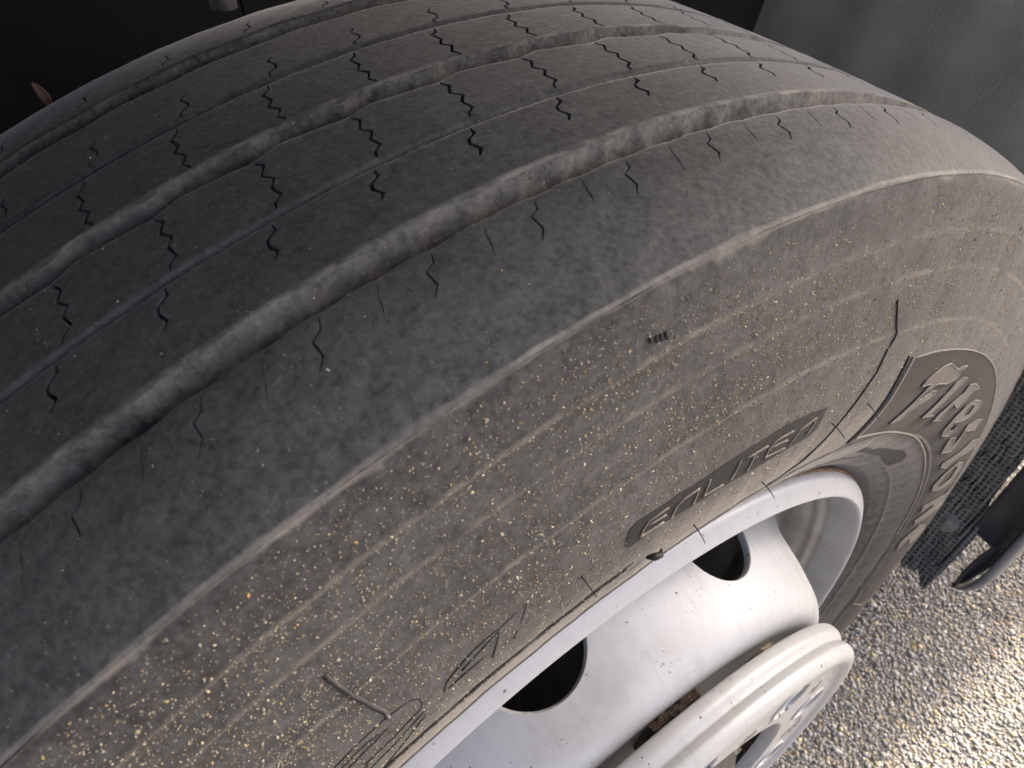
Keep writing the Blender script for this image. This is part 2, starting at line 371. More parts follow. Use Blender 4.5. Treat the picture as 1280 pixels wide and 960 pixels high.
# ------------------------------------------------------------------ ground
def ground():
    n = 96; rings = [0, .4, .8, 1.6, 4, 12, 40, 120]
    V = [(0, 0, 0)]; F3 = []; F4 = []
    for k, r in enumerate(rings[1:]):
        for i in range(n):
            t = 2 * math.pi * i / n; V.append((r * math.cos(t), r * math.sin(t), 0))
    for i in range(n): F3.append((0, 1 + i, 1 + (i + 1) % n))
    for k in range(len(rings) - 2):
        for i in range(n):
            a = 1 + k * n + i; b = 1 + k * n + (i + 1) % n
            F4.append((a, a + n, b + n, b))
    o = np_mesh('ground', V, [np.array(F3), np.array(F4)], M_ASPHALT)
    tag(o, 'pale worn asphalt with coarse stone chips under the wheel', 'asphalt', kind='structure')
    # the stone chips of the worn surface, where they are near enough to tell apart
    t = (1 + 5 ** .5) / 2
    ico = np.array([(-1, t, 0), (1, t, 0), (-1, -t, 0), (1, -t, 0), (0, -1, t), (0, 1, t), (0, -1, -t), (0, 1, -t), (t, 0, -1), (t, 0, 1), (-t, 0, -1), (-t, 0, 1)]) / math.sqrt(1 + t * t)
    f = np.array([(0, 11, 5), (0, 5, 1), (0, 1, 7), (0, 7, 10), (0, 10, 11), (1, 5, 9), (5, 11, 4), (11, 10, 2), (10, 7, 6), (7, 1, 8), (3, 9, 4), (3, 4, 2), (3, 2, 6), (3, 6, 8), (3, 8, 9), (4, 9, 5), (2, 4, 11), (6, 2, 10), (8, 6, 7), (9, 8, 1)])
    sp = .0050
    gx, gy = np.meshgrid(np.arange(.34, 1.45, sp), np.arange(-.80, .35, sp), indexing='ij')
    N = gx.size
    px = gx.ravel() + rng.uniform(-.45, .45, N) * sp; py = gy.ravel() + rng.uniform(-.45, .45, N) * sp
    size = np.clip(rng.lognormal(math.log(.0030), .26, N), .0018, .0078)
    ang = rng.uniform(0, 6.283, N); ca, sa = np.cos(ang), np.sin(ang)
    sc = np.stack([size * rng.uniform(.85, 1.3, N), size * rng.uniform(.65, 1.0, N), size * rng.uniform(.5, .8, N)], 1)
    P = ico[None] * sc[:, None] * rng.uniform(.78, 1.18, (N, 12, 1))
    X = P[..., 0] * ca[:, None] - P[..., 1] * sa[:, None]; Y = P[..., 0] * sa[:, None] + P[..., 1] * ca[:, None]
    Z = P[..., 2] + rng.uniform(-.0012, .0008, N)[:, None]
    V = np.stack([X + px[:, None], Y + py[:, None], Z], -1).reshape(-1, 3)
    F = (f[None] + 12 * np.arange(N)[:, None, None]).reshape(-1, 3)
    o = np_mesh('stone_chips', V, F, M_STONE, smooth=True)
    base = np.array([.36, .34, .305])[None] * np.clip(rng.lognormal(0, .22, N), .35, 2.2)[:, None]
    warm = rng.random(N)[:, None]
    base = base * np.where(warm > .86, np.array([1.30, 1.12, .78]), np.where(warm < .3, np.array([.92, .95, 1.0]), 1.0))
    set_tint(o, np.clip(base, .02, .62), 12)
    tag(o, 'grey and beige stone chips of the worn asphalt beside the tyre', 'stone chips', kind='stuff')
ground()

# ------------------------------------------------------------------ tyre shape functions
PITCH = 360 / 85
def tread_r(y):
    y = np.abs(y)
    return .507 - .2339 * y * y - 4.0 * np.maximum(y - .085, 0) ** 2
_ph = rng.uniform(0, 6.28, 16)
def wob(f):
    """slow unevenness along the tread (phi in degrees)"""
    t = np.radians(f)
    return (np.sin(t * 37 + _ph[0]) + np.sin(t * 61 + _ph[1]) + .7 * np.sin(t * 97 + _ph[2]) + .5 * np.sin(t * 173 + _ph[3])) / 3.2
def put(f, y, off):
    """tread point: angle (deg), axle position, offset from the crown"""
    f = np.asarray(f, float); y = np.asarray(y, float)
    yy = y + .00028 * wob(f + y * 200) + .00012 * np.sin(np.radians(f) * 611 + y * 700)
    r = tread_r(y) + off + .00016 * wob(f * 1.7 + y * 300)
    t = np.radians(f)
    x_ = r * np.cos(t); z_ = r * np.sin(t)
    return np.stack([x_, yy, np.maximum(z_, -AX + .0005)], -1)

def tri(p):
    p = np.mod(p, 1.0)
    return 4 * np.abs(p - .5) - 1
def saw(p):
    p = np.mod(p, 1.0)
    return np.where(p < .7, p / .7, (1 - p) / .3) * 2 - 1
GROOVES = {
    'A': (-.0796, .0060), 'T1': (-.0390, .0017), 'B': (0.0, .0055), 'T2': (.0393, .0016), 'C': (.0796, .0058)}
def edge(g, side, f):
    c, h = GROOVES[g]; f = np.asarray(f, float)
    y = c + side * h + 0 * f
    if g == 'A': y = y + (.00035 if side > 0 else .0003) * np.sin(2 * np.pi * (f - 51.3) / (PITCH / 2))
    if g == 'B': y = y + .0014 * saw((f - 95.8 + side * .2) / PITCH * 1.0)
    if g == 'C': y = y + .0006 * np.sin(2 * np.pi * f / PITCH)
    return y
EDGE_OUT = .1310
NE = 24
def rib_edges(k):
    names = ['A', 'T1', 'B', 'T2', 'C']
    lo = (lambda f: -EDGE_OUT + 0 * np.asarray(f, float)) if k == 0 else (lambda f, g=names[k - 1]: edge(g, 1, f))
    hi = (lambda f: EDGE_OUT + 0 * np.asarray(f, float)) if k == 5 else (lambda f, g=names[k]: edge(g, -1, f))
    return lo, hi

Z3 = [(0, -.0078), (0, -.0097), (-.17, -.012), (.17, -.0169), (-.14, -.0212), (.19, -.0251), (.07, -.0305), (.46, -.0330), (.58, -.0364)]
Z2 = [(1.06, -.0418), (1.1, -.045), (1.55, -.0473), (1.66, -.0503), (1.5, -.0543), (1.8, -.0577)]
Z1 = [(0, -.0880), (.17, -.0915), (.58, -.0933), (.58, -.0992), (.95, -.1029)]
Z1b = [(.0, -.0884), (.22, -.0925), (.30, -.0960), (.52, -.1000)]
P0 = 95.84
flipz = lambda L: [(-a, -b) for a, b in L]
SIPES = {0: [(93.48, Z1, .0008), (93.48 + PITCH / 2, Z1b, .00045)], 1: [(P0, Z2, .0014)], 2: [(P0, Z3, .0013)], 3: [(106.35, flipz(Z3), .0013)], 4: [(106.35, flipz(Z2), .0011)], 5: [(106.35 - 1.88, flipz(Z1), .0008)]}
ARC = math.radians(1) * .504

def offset_poly(pts, w):
    P = np.array(pts); n = len(P)
    d = np.diff(P, axis=0); d /= np.linalg.norm(d, axis=1)[:, None]
    nn = np.stack([-d[:, 1], d[:, 0]], 1); L = []; R = []
    for i in range(n):
        if i == 0: m = nn[0]
        elif i == n - 1: m = nn[-1]
        else:
            m = nn[i - 1] + nn[i]; m /= np.linalg.norm(m); m /= max(.6, m @ nn[i])
        ww = w * (.5 if i in (0, n - 1) else 1.0)
        L.append(P[i] + m * ww / 2); R.append(P[i] - m * ww / 2)
    return np.array(L + R[::-1])

def rib_tile(k):
    """one pitch of rib k in the unrolled plane: top faces and sipe walls"""
    lo, hi = rib_edges(k)
    sip = []
    f0 = 0.0
    if SIPES[k]:
        base, L, w = SIPES[k][0]
        mid = np.mean([a for a, b in L])
        f0 = base + mid - PITCH * (.3 if len(SIPES[k]) > 1 else .5)
    fs = f0 + np.linspace(0, PITCH, NE + 1)
    for base, L, w in SIPES[k]:
        P = [((base + a - f0) * ARC, b) for a, b in L]
        sip.append(offset_poly(P, w))
    U = (fs - f0) * ARC
    rows = [0, .0005, .0012, .0022]
    width = float(np.mean(hi(fs) - lo(fs)))
    inner = np.linspace(.0040, width - .0040, max(3, int((width - .008) / .0022)))
    dist = np.array(rows + list(inner) + [width - r for r in rows[::-1]])
    pts = []; kind = []; idx = {}
    for j, dd in enumerate(dist):
        t = dd / width
        for i, f in enumerate(fs):
            y = lo(f) * (1 - t) + hi(f) * t
            border = j in (0, len(dist) - 1) or i in (0, NE)
            p = (U[i], float(y))
            if not border:
                if any(in_poly(p, s) or seg_dist(p, s) < .0006 for s in sip): continue
            idx[(j, i)] = len(pts); pts.append(p)
    E = []
    J = len(dist) - 1
    for i in range(NE):
        E += [(idx[(0, i)], idx[(0, i + 1)]), (idx[(J, i)], idx[(J, i + 1)])]
    for j in range(J):
        E += [(idx[(j, 0)], idx[(j + 1, 0)]), (idx[(j, NE)], idx[(j + 1, NE)])]
    ne = len(pts)
    for s in sip:
        b = len(pts)
        for p in s: pts.append((float(p[0]), float(p[1])))
        for i in range(len(s)): E.append((b + i, b + (i + 1) % len(s)))
    S = 1000.0
    vo, eo, fo, ov, oe, of = delaunay_2d_cdt([Vector((p[0] * S, p[1] * S)) for p in pts], E, [], 0, 1e-5)
    V = np.array([(v.x / S, v.y / S) for v in vo]); T = []
    for tr in fo:
        c = V[list(tr)].mean(0); f = f0 + c[0] / ARC
        if c[0] < 0 or c[0] > U[-1] or c[1] < lo(f) - 1e-6 or c[1] > hi(f) + 1e-6: continue
        if any(in_poly(c, s) for s in sip): continue
        T.append(tuple(tr))
    T = np.array(T)
    a = V[T]; area = (a[:, 1, 0] - a[:, 0, 0]) * (a[:, 2, 1] - a[:, 0, 1]) - (a[:, 1, 1] - a[:, 0, 1]) * (a[:, 2, 0] - a[:, 0, 0])
    T[area > 0] = T[area > 0][:, ::-1]
    # sipe walls: boundary edges lying on sipe outlines
    from collections import Counter
    cnt = Counter()
    for t in T:
        for q in range(3): cnt[tuple(sorted((t[q], t[(q + 1) % 3])))] += 1
    W = [e for e, n in cnt.items() if n == 1 and any(seg_dist(V[e[0]], s) < 2e-5 and seg_dist(V[e[1]], s) < 2e-5 for s in sip)]
    # edge rounding
    f = f0 + V[:, 0] / ARC
    d = np.minimum(V[:, 1] - lo(f), hi(f) - V[:, 1])
    rn = .0013
    off = -.0004 * np.clip(1 - d / rn, 0, 1) ** 2
    return f, V[:, 1], off, T, W

def build_ribs(parent):
    for k in range(6):
        f, y, off, T, W = rib_tile(k)
        n = len(f); we = np.array(W) if W else np.zeros((0, 2), int)
        # wall verts (own copies)
        wf = np.concatenate([f[we[:, 0]], f[we[:, 1]], f[we[:, 0]], f[we[:, 1]]])
        wy = np.concatenate([y[we[:, 0]], y[we[:, 1]], y[we[:, 0]], y[we[:, 1]]])
        m = len(we); wo = np.concatenate([np.zeros(2 * m), np.full(2 * m, -.007)])
        q = n + np.arange(m)
        WQ = np.stack([q, q + m, q + 3 * m, q + 2 * m], 1)
        F = np.concatenate([f, wf]); Y = np.concatenate([y, wy]); O = np.concatenate([off, wo])
        K = len(F); VV = []; TT = []; QQ = []
        for c in range(85):
            VV.append(put(F + c * PITCH, Y, O)); TT.append(T + c * K); QQ.append(WQ + c * K)
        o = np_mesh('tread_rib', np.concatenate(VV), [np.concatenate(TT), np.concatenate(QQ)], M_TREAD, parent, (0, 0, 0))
        if k in (0, 5): o['label'] = 'shoulder rib of the tread with short zigzag cuts'

def build_grooves(parent):
    fs = np.arange(85 * NE) * PITCH / NE
    for g, (c, h) in GROOVES.items():
        lo, hi = edge(g, -1, fs), edge(g, 1, fs)
        if g.startswith('T'):
            rows = [(lo, -.0004), (lo + .0001, -.0045), (lo + .0008, -.0045), (lo + .0010, -.0019), (lo + .0014, -.0015), (hi - .0006, -.0009), (hi, -.0004)]
        else:
            per = PITCH / 2 if g == 'A' else PITCH
            ph = {'A': 51.0, 'B': 95.2, 'C': 3.0}[g]
            s1 = saw((fs - ph) / per) * (.75 + .45 * wob(fs * .31 + 40)); amp = {'A': .00075, 'B': .0010, 'C': .0003}[g]
            w = hi - lo
            rows = [(lo, -.0004), (lo + .0005, -.0035), (lo + .0010, -.0110), (lo + .22 * w, -.0135), (lo + .45 * w + amp * s1 * .5, -.0138),
                    (hi - .36 * w + amp * s1, -.0122), (hi - .27 * w + amp * s1, -.0090), (hi - .17 * w + amp * s1 * .7, -.0052), (hi - .08 * w + amp * s1 * .3, -.0022), (hi - .0002, -.0008), (hi, -.0004)]
        V = np.concatenate([put(fs, yy, np.full(len(fs), o)) for yy, o in rows])
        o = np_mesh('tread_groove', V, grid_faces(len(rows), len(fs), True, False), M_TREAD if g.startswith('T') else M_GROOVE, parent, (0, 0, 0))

# sidewall profile (r, y of the outer side) with its moulded rings
SW = smooth_curve([(.4985, -.115), (.494, -.130), (.480, -.1355), (.462, -.139), (.445, -.1425), (.425, -.1465), (.405, -.1495), (.385, -.151), (.365, -.149), (.345, -.1445), (.328, -.137), (.315, -.130), (.306, -.121)], 12)
_sr = SW[::-1, 0]; _sy = SW[::-1, 1]
RINGS = [(.4720, .0008, .0016), (.4545, .0006, .0012), (.4285, .0006, .0012), (.3520, .0007, .0009), (.3235, .0009, .0012), (.3120, .0005, .0010)]
def side_y(r, rings=True):
    r = np.asarray(r, float); y = np.interp(r, _sr, _sy)
    if rings:
        for c, h, w in RINGS: y = y - h * np.exp(-((r - c) / w) ** 2)
    return y
def surf(th, r, off=0.):
    """point on the outer sidewall (angle in degrees, radius)"""
    th = np.radians(np.asarray(th, float)); r = np.asarray(r, float)
    y = side_y(r) - off
    e = 1e-4; dy = (side_y(r + e, False) - side_y(r - e, False)) / (2 * e)
    return np.stack([r * np.cos(th), y, r * np.sin(th)], -1)

def build_sidewalls(parent):
    rr = np.concatenate([np.linspace(.4932, .462, 60), np.linspace(.4615, .306, 230)])
    prof = [(tread_r(.131) - .0004, -.1310)] + [(r, float(side_y(r))) for r in rr] + [(.300, -.112)]
    n = 600
    V, F = lathe_np(prof, n, False)
    V[:, 2] = np.maximum(V[:, 2], -AX + .0005)
    th = np.degrees(np.arctan2(V[:, 2], V[:, 0])); V[:, 1] += .00025 * wob(th * 1.3)
    o = np_mesh('sidewall', V, F, M_SIDE, parent, (0, 0, 0)); o['label'] = 'dusty outer sidewall with raised rings and lettering'
    inner = [(tread_r(.131) - .0004, .1310)] + [(r, -float(np.interp(r, _sr, _sy))) for r in np.linspace(.493, .306, 50)] + [(.300, .112)]
    V, F = lathe_np(inner, 240, True)
    V[:, 2] = np.maximum(V[:, 2], -AX + .0005)
    o = np_mesh('sidewall', V, F, M_SIDE, parent, (0, 0, 0))
    base = [(float(tread_r(y)) - .0150, y) for y in np.linspace(-.128, .128, 40)]
    V, F = lathe_np(base, 360, False)
    V[:, 2] = np.maximum(V[:, 2], -AX + .002)
    np_mesh('tread_base', V, F, M_BLACK, parent, (0, 0, 0))

def patch(name, poly, off, mat, parent, holes=(), step=.004, wall=True):
    """a flat moulded shape lying on the sidewall; poly in (deg, r)"""
    S = 1000.0; ref = np.mean([r for a, r in poly])
    A = math.radians(1) * ref
    def dens(P):
        P = [np.array((a * A, r)) for a, r in P]; o = []
        for i in range(len(P)):
            p, q = P[i], P[(i + 1) % len(P)]; n = max(1, int(np.linalg.norm(q - p) / step))
            o += [p + (q - p) * t / n for t in range(n)]
        return np.array(o)
    outs = [dens(poly)] + [dens(h) for h in holes]
    pts = []; E = []
    for P in outs:
        b = len(pts); pts += [tuple(p) for p in P]
        E += [(b + i, b + (i + 1) % len(P)) for i in range(len(P))]
    mn, mx = outs[0].min(0), outs[0].max(0)
    for u in np.arange(mn[0] + step / 2, mx[0], step):
        for v in np.arange(mn[1] + step / 2, mx[1], step):
            if in_poly((u, v), outs[0]) and not any(in_poly((u, v), h) for h in outs[1:]) and min(seg_dist((u, v), h) for h in outs) > step * .4:
                pts.append((u, v))
    vo, eo, fo, _, _, _ = delaunay_2d_cdt([Vector((p[0] * S, p[1] * S)) for p in pts], E, [], 0, 1e-5)
    V2 = np.array([(v.x / S, v.y / S) for v in vo]); T = []
    for t in fo:
        c = V2[list(t)].mean(0)
        if in_poly(c, outs[0]) and not any(in_poly(c, h) for h in outs[1:]): T.append(tuple(t))
    T = np.array(T)
    top = surf(V2[:, 0] / A, V2[:, 1], off)
    a = top[T]; nrm = np.cross(a[:, 1] - a[:, 0], a[:, 2] - a[:, 0])
    T[nrm[:, 1] > 0] = T[nrm[:, 1] > 0][:, ::-1]
    Vs = [top]; Fs = [T]; n0 = len(top); quads = []
    for P in outs:
        tp = surf(P[:, 0] / A, P[:, 1], off); bt = surf(P[:, 0] / A, P[:, 1], -.0004)
        m = len(P); Vs += [tp, bt]
        for i in range(m):
            j = (i + 1) % m; quads.append((n0 + i, n0 + j, n0 + m + j, n0 + m + i))
        n0 += 2 * m
    return np_mesh(name, np.concatenate(Vs), [T, np.array(quads)], mat, parent, (0, 0, 0), smooth=True)

def stroke(name, path, rad, mat, parent, off=0.0, closed=False):
    P = list(path) + ([path[0]] if closed else [])
    D = []
    for (a, r), (b, s) in zip(P[:-1], P[1:]):
        L = math.hypot(math.radians(b - a) * .39, s - r); n = max(1, int(L / .0025))
        D += [(a + (b - a) * t / n, r + (s - r) * t / n) for t in range(n)]
    D.append(P[-1]); D = np.array(D)
    V, F = tube_np(surf(D[:, 0], D[:, 1], off), rad, 6)
    return np_mesh(name, V, F, mat, parent, (0, 0, 0))

# ------------------------------------------------------------------ the wheel
wheel = empty('wheel_assembly', (0, 0, 0))
tag(wheel, 'dusty truck wheel with worn black tyre and white steel rim on asphalt', 'wheel')
V, F = lathe_np([(.297, -.110), (.300, -.112), (.302, -.100), (.300, .0), (.302, .1), (.300, .112), (.297, .110)], 180)
tyre = np_mesh('tyre', V, F, M_BLACK, wheel, (0, 0, AX))
tyre['label'] = 'black tyre with three wavy grooves, zigzag sipes and dusty sidewall'
build_ribs(tyre); build_grooves(tyre); build_sidewalls(tyre)

# name panel on the sidewall: dark field, raised letters
po = PANEL_O + [(25, .4150), (14, .4150), (2, .4145), (-12, .4140), (-26, .4130)]
pi_ = PANEL_I[:-1] + [(30, .3480), (20, .3480), (8, .3465), (-6, .3455), (-26, .3450)]
po = [(a, min(r, .4140)) for a, r in po]
pan = patch('letter_panel', po + pi_[::-1], .00025, M_PANEL, tyre, step=.006)
pan['label'] = 'dark crescent field behind the maker name'
stroke('panel_border', po[:8], .0005, M_STROKE, tyre, .0003)
stroke('panel_border', pi_[:9], .0006, M_STROKE, tyre, .0004)
stroke('panel_border', [(69.3, .4120), (69.2, .385), (69.1, .3570)], .0007, M_BLACK, tyre, .0002)
stroke('panel_border', [(68.5, .4110), (68.55, .385), (68.4, .3590)], .0009, M_STROKE, tyre, .0003)
for ch, poly in FIRE.items():
    o = patch('letter', poly, .0010, M_LETTER, tyre, holes=[HOLE[ch]] if ch in HOLE else (), step=.0035)
    stroke('letter_edge', poly, .00042, M_STROKE, tyre, .0010, True)
for s in LOWER: stroke('letter_edge', s, .0006, M_STROKE, tyre, .0003)
en = patch('letter_panel', ENP, .0003, M_PANEL, tyre, step=.004)
en['label'] = 'narrow dark field behind thin slanted letters'
for s in ENS: stroke('letter', s, .00042, M_STROKE, tyre, .0005)
for s in BIG[1:]: stroke('letter', s, .00045, M_BLACK, tyre, -.0001)  # black lines painted as the shadow side of the raised letters
stroke('vent_line', BIG[0], .0006, M_SIDE, tyre, .0002)
stroke('vent_line', [(a + .12, r) for a, r in BIG[0]], .0004, M_BLACK, tyre, .0001)  # black line painted as the shadow beside the ridge
stroke('mould_seam', SEAM, .00042, M_BLACK, tyre, .0002)
for s in SMALL: stroke('code_mark', s, .0007, M_BLACK, tyre, .0002)
patch('scuff', SCUFF, .0002, M_PANEL, tyre, step=.003)
for (a, r), bend in WHISK:
    b = surf(a, r, -.0005); L = .0085
    pts = [b + np.array([0.0012 * bend * t * t, -L * t, -.0035 * t * t]) for t in np.linspace(0, 1, 7)]
    V, F = tube_np(pts, .00036, 6, np.linspace(1, .55, 7))
    np_mesh('vent_spew', V, F, M_BLACK, tyre, (0, 0, 0))
# serrated bead line just outside the rim flange
for rr_, nn_ in ((.3720, 0),):
    VV = []; FF = []; n0 = 0
    for i in range(150):
        a = 94.5 + i * .17 + random.uniform(-.03, .03)
        ps = [(a, rr_ - random.uniform(.0006, .0022)), (a + .05, rr_ + random.uniform(.0, .0018))]
        v, f = tube_np(surf([q[0] for q in ps], [q[1] for q in ps], 0), .0004, 5)
        VV.append(v); FF.append(f[0] + n0); n0 += len(v)
    np_mesh('bead_serration', np.concatenate(VV), np.concatenate(FF), M_BLACK, tyre, (0, 0, 0))
stroke('bead_line', [(94.0 + k, .3742) for k in range(0, 28)], .00035, M_BLACK, tyre, .0001)
for (a, r, s) in ((92.3, .3705, .0017),):
    b = surf(a, r, .002)
    V, F = tube_np([b + np.array([-.0045, .001, .0005]), b + np.array([-.0015, -.0006, .0003]), b + np.array([.0015, -.001, -.0006]), b + np.array([.004, .001, -.0015])], s, 7, [.35, 1, .8, .3])
    np_mesh('rubber_nib', V, F, M_BLACK, tyre, (0, 0, 0))

# ---- rim
rp = smooth_curve([(.296, -.104), (.3005, -.112), (.3030, -.119), (.3034, -.1250), (.3026, -.1285), (.3010, -.1306), (.2980, -.1328), (.2945, -.1350), (.2924, -.1360), (.2913, -.1359), (.2906, -.1350), (.2900, -.1335), (.2893, -.1280), (.2885, -.118), (.2878, -.110)], 6)
V, F = lathe_np(rp, 420, True)
rim = np_mesh('rim', V, F, M_RIM, wheel, (0, 0, AX)); rim['label'] = 'white painted steel rim with rolled flange'
rp = smooth_curve([(.2880, -.1105), (.2872, -.106), (.2840, -.102), (.2836, -.096), (.2800, -.090), (.2775, -.082), (.2765, -.074), (.2720, -.066), (.2705, -.058), (.262, -.048), (.2575, -.030), (.257, .020), (.262, .045), (.276, .075), (.284, .11), (.290, .128), (.298, .131), (.303, .125)], 6)
V, F = lathe_np(rp, 420, True)
well = np_mesh('rim_well', V, F, M_WELL, rim, (0, 0, 0)); well['label'] = 'dull dusty grey inside of the rim'

# rust line where the tyre meets the flange
M_RUSTL = mat_flat('rust_line', (.09, .055, .035), (.26, .14, .07), 150, .85, .5)
t = np.radians(np.linspace(28, 92, 60)); k = np.sin((t - t[0]) / (t[-1] - t[0]) * math.pi)
V, F = tube_np(np.stack([.3040 * np.cos(t), np.full(60, -.1238), .3040 * np.sin(t)], -1), .0013, 6, .25 + .75 * k)
np_mesh('rust_line', V, F, M_RUSTL, rim, (0, 0, 0))

def build_disc():
    prof = smooth_curve([(.2745, -.060), (.2680, -.068), (.2575, -.079), (.2500, -.090), (.2445, -.100), (.2400, -.110), (.2365, -.120), (.2330, -.130), (.2290, -.140), (.2248, -.150), (.2200, -.1580), (.2135, -.1638), (.2055, -.1662), (.196, -.1655), (.186, -.164), (.16, -.164), (.105, -.164)], 6)
    seg = np.r_[0, np.cumsum(np.linalg.norm(np.diff(prof, axis=0), axis=1))]
    fr = lambda s: np.interp(s, seg, prof[:, 0]); fy = lambda s: np.interp(s, seg, prof[:, 1])
    yc = .105; i = np.argmin(np.abs(prof[:20 * 6, 1] + yc)); sc = seg[i]
    RM = .236; A = math.radians(1) * RM; H = 18.0
    n = 36; us = np.linspace(-H, H, n + 1) * A
    hole = np.array([(.0335 * math.cos(t), sc + .0335 * math.sin(t)) for t in np.linspace(0, 2 * math.pi, 48, endpoint=False)])
    rows = np.unique(np.r_[np.linspace(0, seg[-1], 8), seg[::2]])
    pts = []; idx = {}
    for j, s in enumerate(rows):
        for k, u in enumerate(us):
            border = j in (0, len(rows) - 1) or k in (0, n)
            if not border and (in_poly((u, s), hole) or seg_dist((u, s), hole) < .0018): continue
            idx[(j, k)] = len(pts); pts.append((u, s))
    E = []
    J = len(rows) - 1
    for k in range(n): E += [(idx[(0, k)], idx[(0, k + 1)]), (idx[(J, k)], idx[(J, k + 1)])]
    for j in range(J): E += [(idx[(j, 0)], idx[(j + 1, 0)]), (idx[(j, n)], idx[(j + 1, n)])]
    b = len(pts); pts += [tuple(p) for p in hole]; E += [(b + q, b + (q + 1) % 48) for q in range(48)]
    vo, eo, fo, _, _, _ = delaunay_2d_cdt([Vector((p[0] * 1e3, p[1] * 1e3)) for p in pts], E, [], 0, 1e-5)
    V2 = np.array([(v.x / 1e3, v.y / 1e3) for v in vo])
    T = np.array([t for t in fo if not in_poly(V2[list(t)].mean(0), hole)])
    a = V2[T]; area = (a[:, 1, 0] - a[:, 0, 0]) * (a[:, 2, 1] - a[:, 0, 1]) - (a[:, 1, 1] - a[:, 0, 1]) * (a[:, 2, 0] - a[:, 0, 0])
    T[area < 0] = T[area < 0][:, ::-1]
    def mp(u, s, cen, dep=0):
        t = np.radians(cen) + u / RM
        r = fr(s) - dep; return np.stack([r * np.cos(t), fy(s) + dep * .35, r * np.sin(t)], -1)
    VV = []; TT = []; QQ = []; n0 = 0
    cc = np.array([0, sc])
    for q in range(10):
        cen = 100.0 + 36 * q
        VV.append(mp(V2[:, 0], V2[:, 1], cen)); TT.append(T + n0); n0 += len(V2)
        loops = []
        for sh, dep in ((1, 0), (.985, .0006), (.975, .0016), (.97, .0045)):
            h = cc + (hole - cc) * sh; VV.append(mp(h[:, 0], h[:, 1], cen, dep)); loops.append(n0); n0 += 48
        for x, y in zip(loops[:-1], loops[1:]):
            k = np.arange(48); QQ.append(np.stack([x + k, x + (k + 1) % 48, y + (k + 1) % 48, y + k], 1))
    return np_mesh('wheel_disc', np.concatenate(VV), [np.concatenate(TT), np.concatenate(QQ)], M_DISC, wheel, (0, 0, AX))
disc = build_disc(); disc['label'] = 'white bowl-shaped steel disc with round hand holes'

# brake drum behind the hand holes
V, F = lathe_np([(.10, -.02), (.205, -.02), (.213, -.01), (.215, .06), (.215, .15), (.10, .15)], 120)
np_mesh('brake_drum', V, F, M_HUB, wheel, (0, 0, AX))
V, F = lathe_np([(.0, -.205), (.05, -.204), (.085, -.199), (.098, -.190), (.102, -.175), (.104, -.150), (.104, -.02)], 96, True)
hub = np_mesh('hub', V, F, M_HUB, wheel, (0, 0, AX)); hub['label'] = 'dark steel hub cap in the middle of the cover'

# nuts under the cover
def make_nut(parent):
    V = []; F = []
    k = 12; lv = [(-.164, .019), (-.168, .019), (-.1685, .0155), (-.186, .0155), (-.188, .0135), (-.191, .009), (-.1915, 0.0005)]
    for y, rad in lv:
        for i in range(k):
            t = 2 * math.pi * i / k
            rr = rad * (1 if (y > -.1682 or y < -.187 or i % 2 == 0) else .87)
            V.append((rr * math.cos(t), y, rr * math.sin(t)))
    return np.array(V), grid_faces(len(lv), k, True, True)
nv, nf = make_nut(None)
nut0 = None
for q in range(10):
    a = math.radians(86 + 36 * q); loc = (.1675 * math.cos(a), 0, AX + .1675 * math.sin(a))
    if nut0 is None:
        nut0 = np_mesh('wheel_nut', nv, nf, M_NUT, wheel, loc, smooth=False)
    else:
        c = nut0.copy(); scene.collection.objects.link(c); c.location = loc; c.rotation_euler[1] = .3 * q
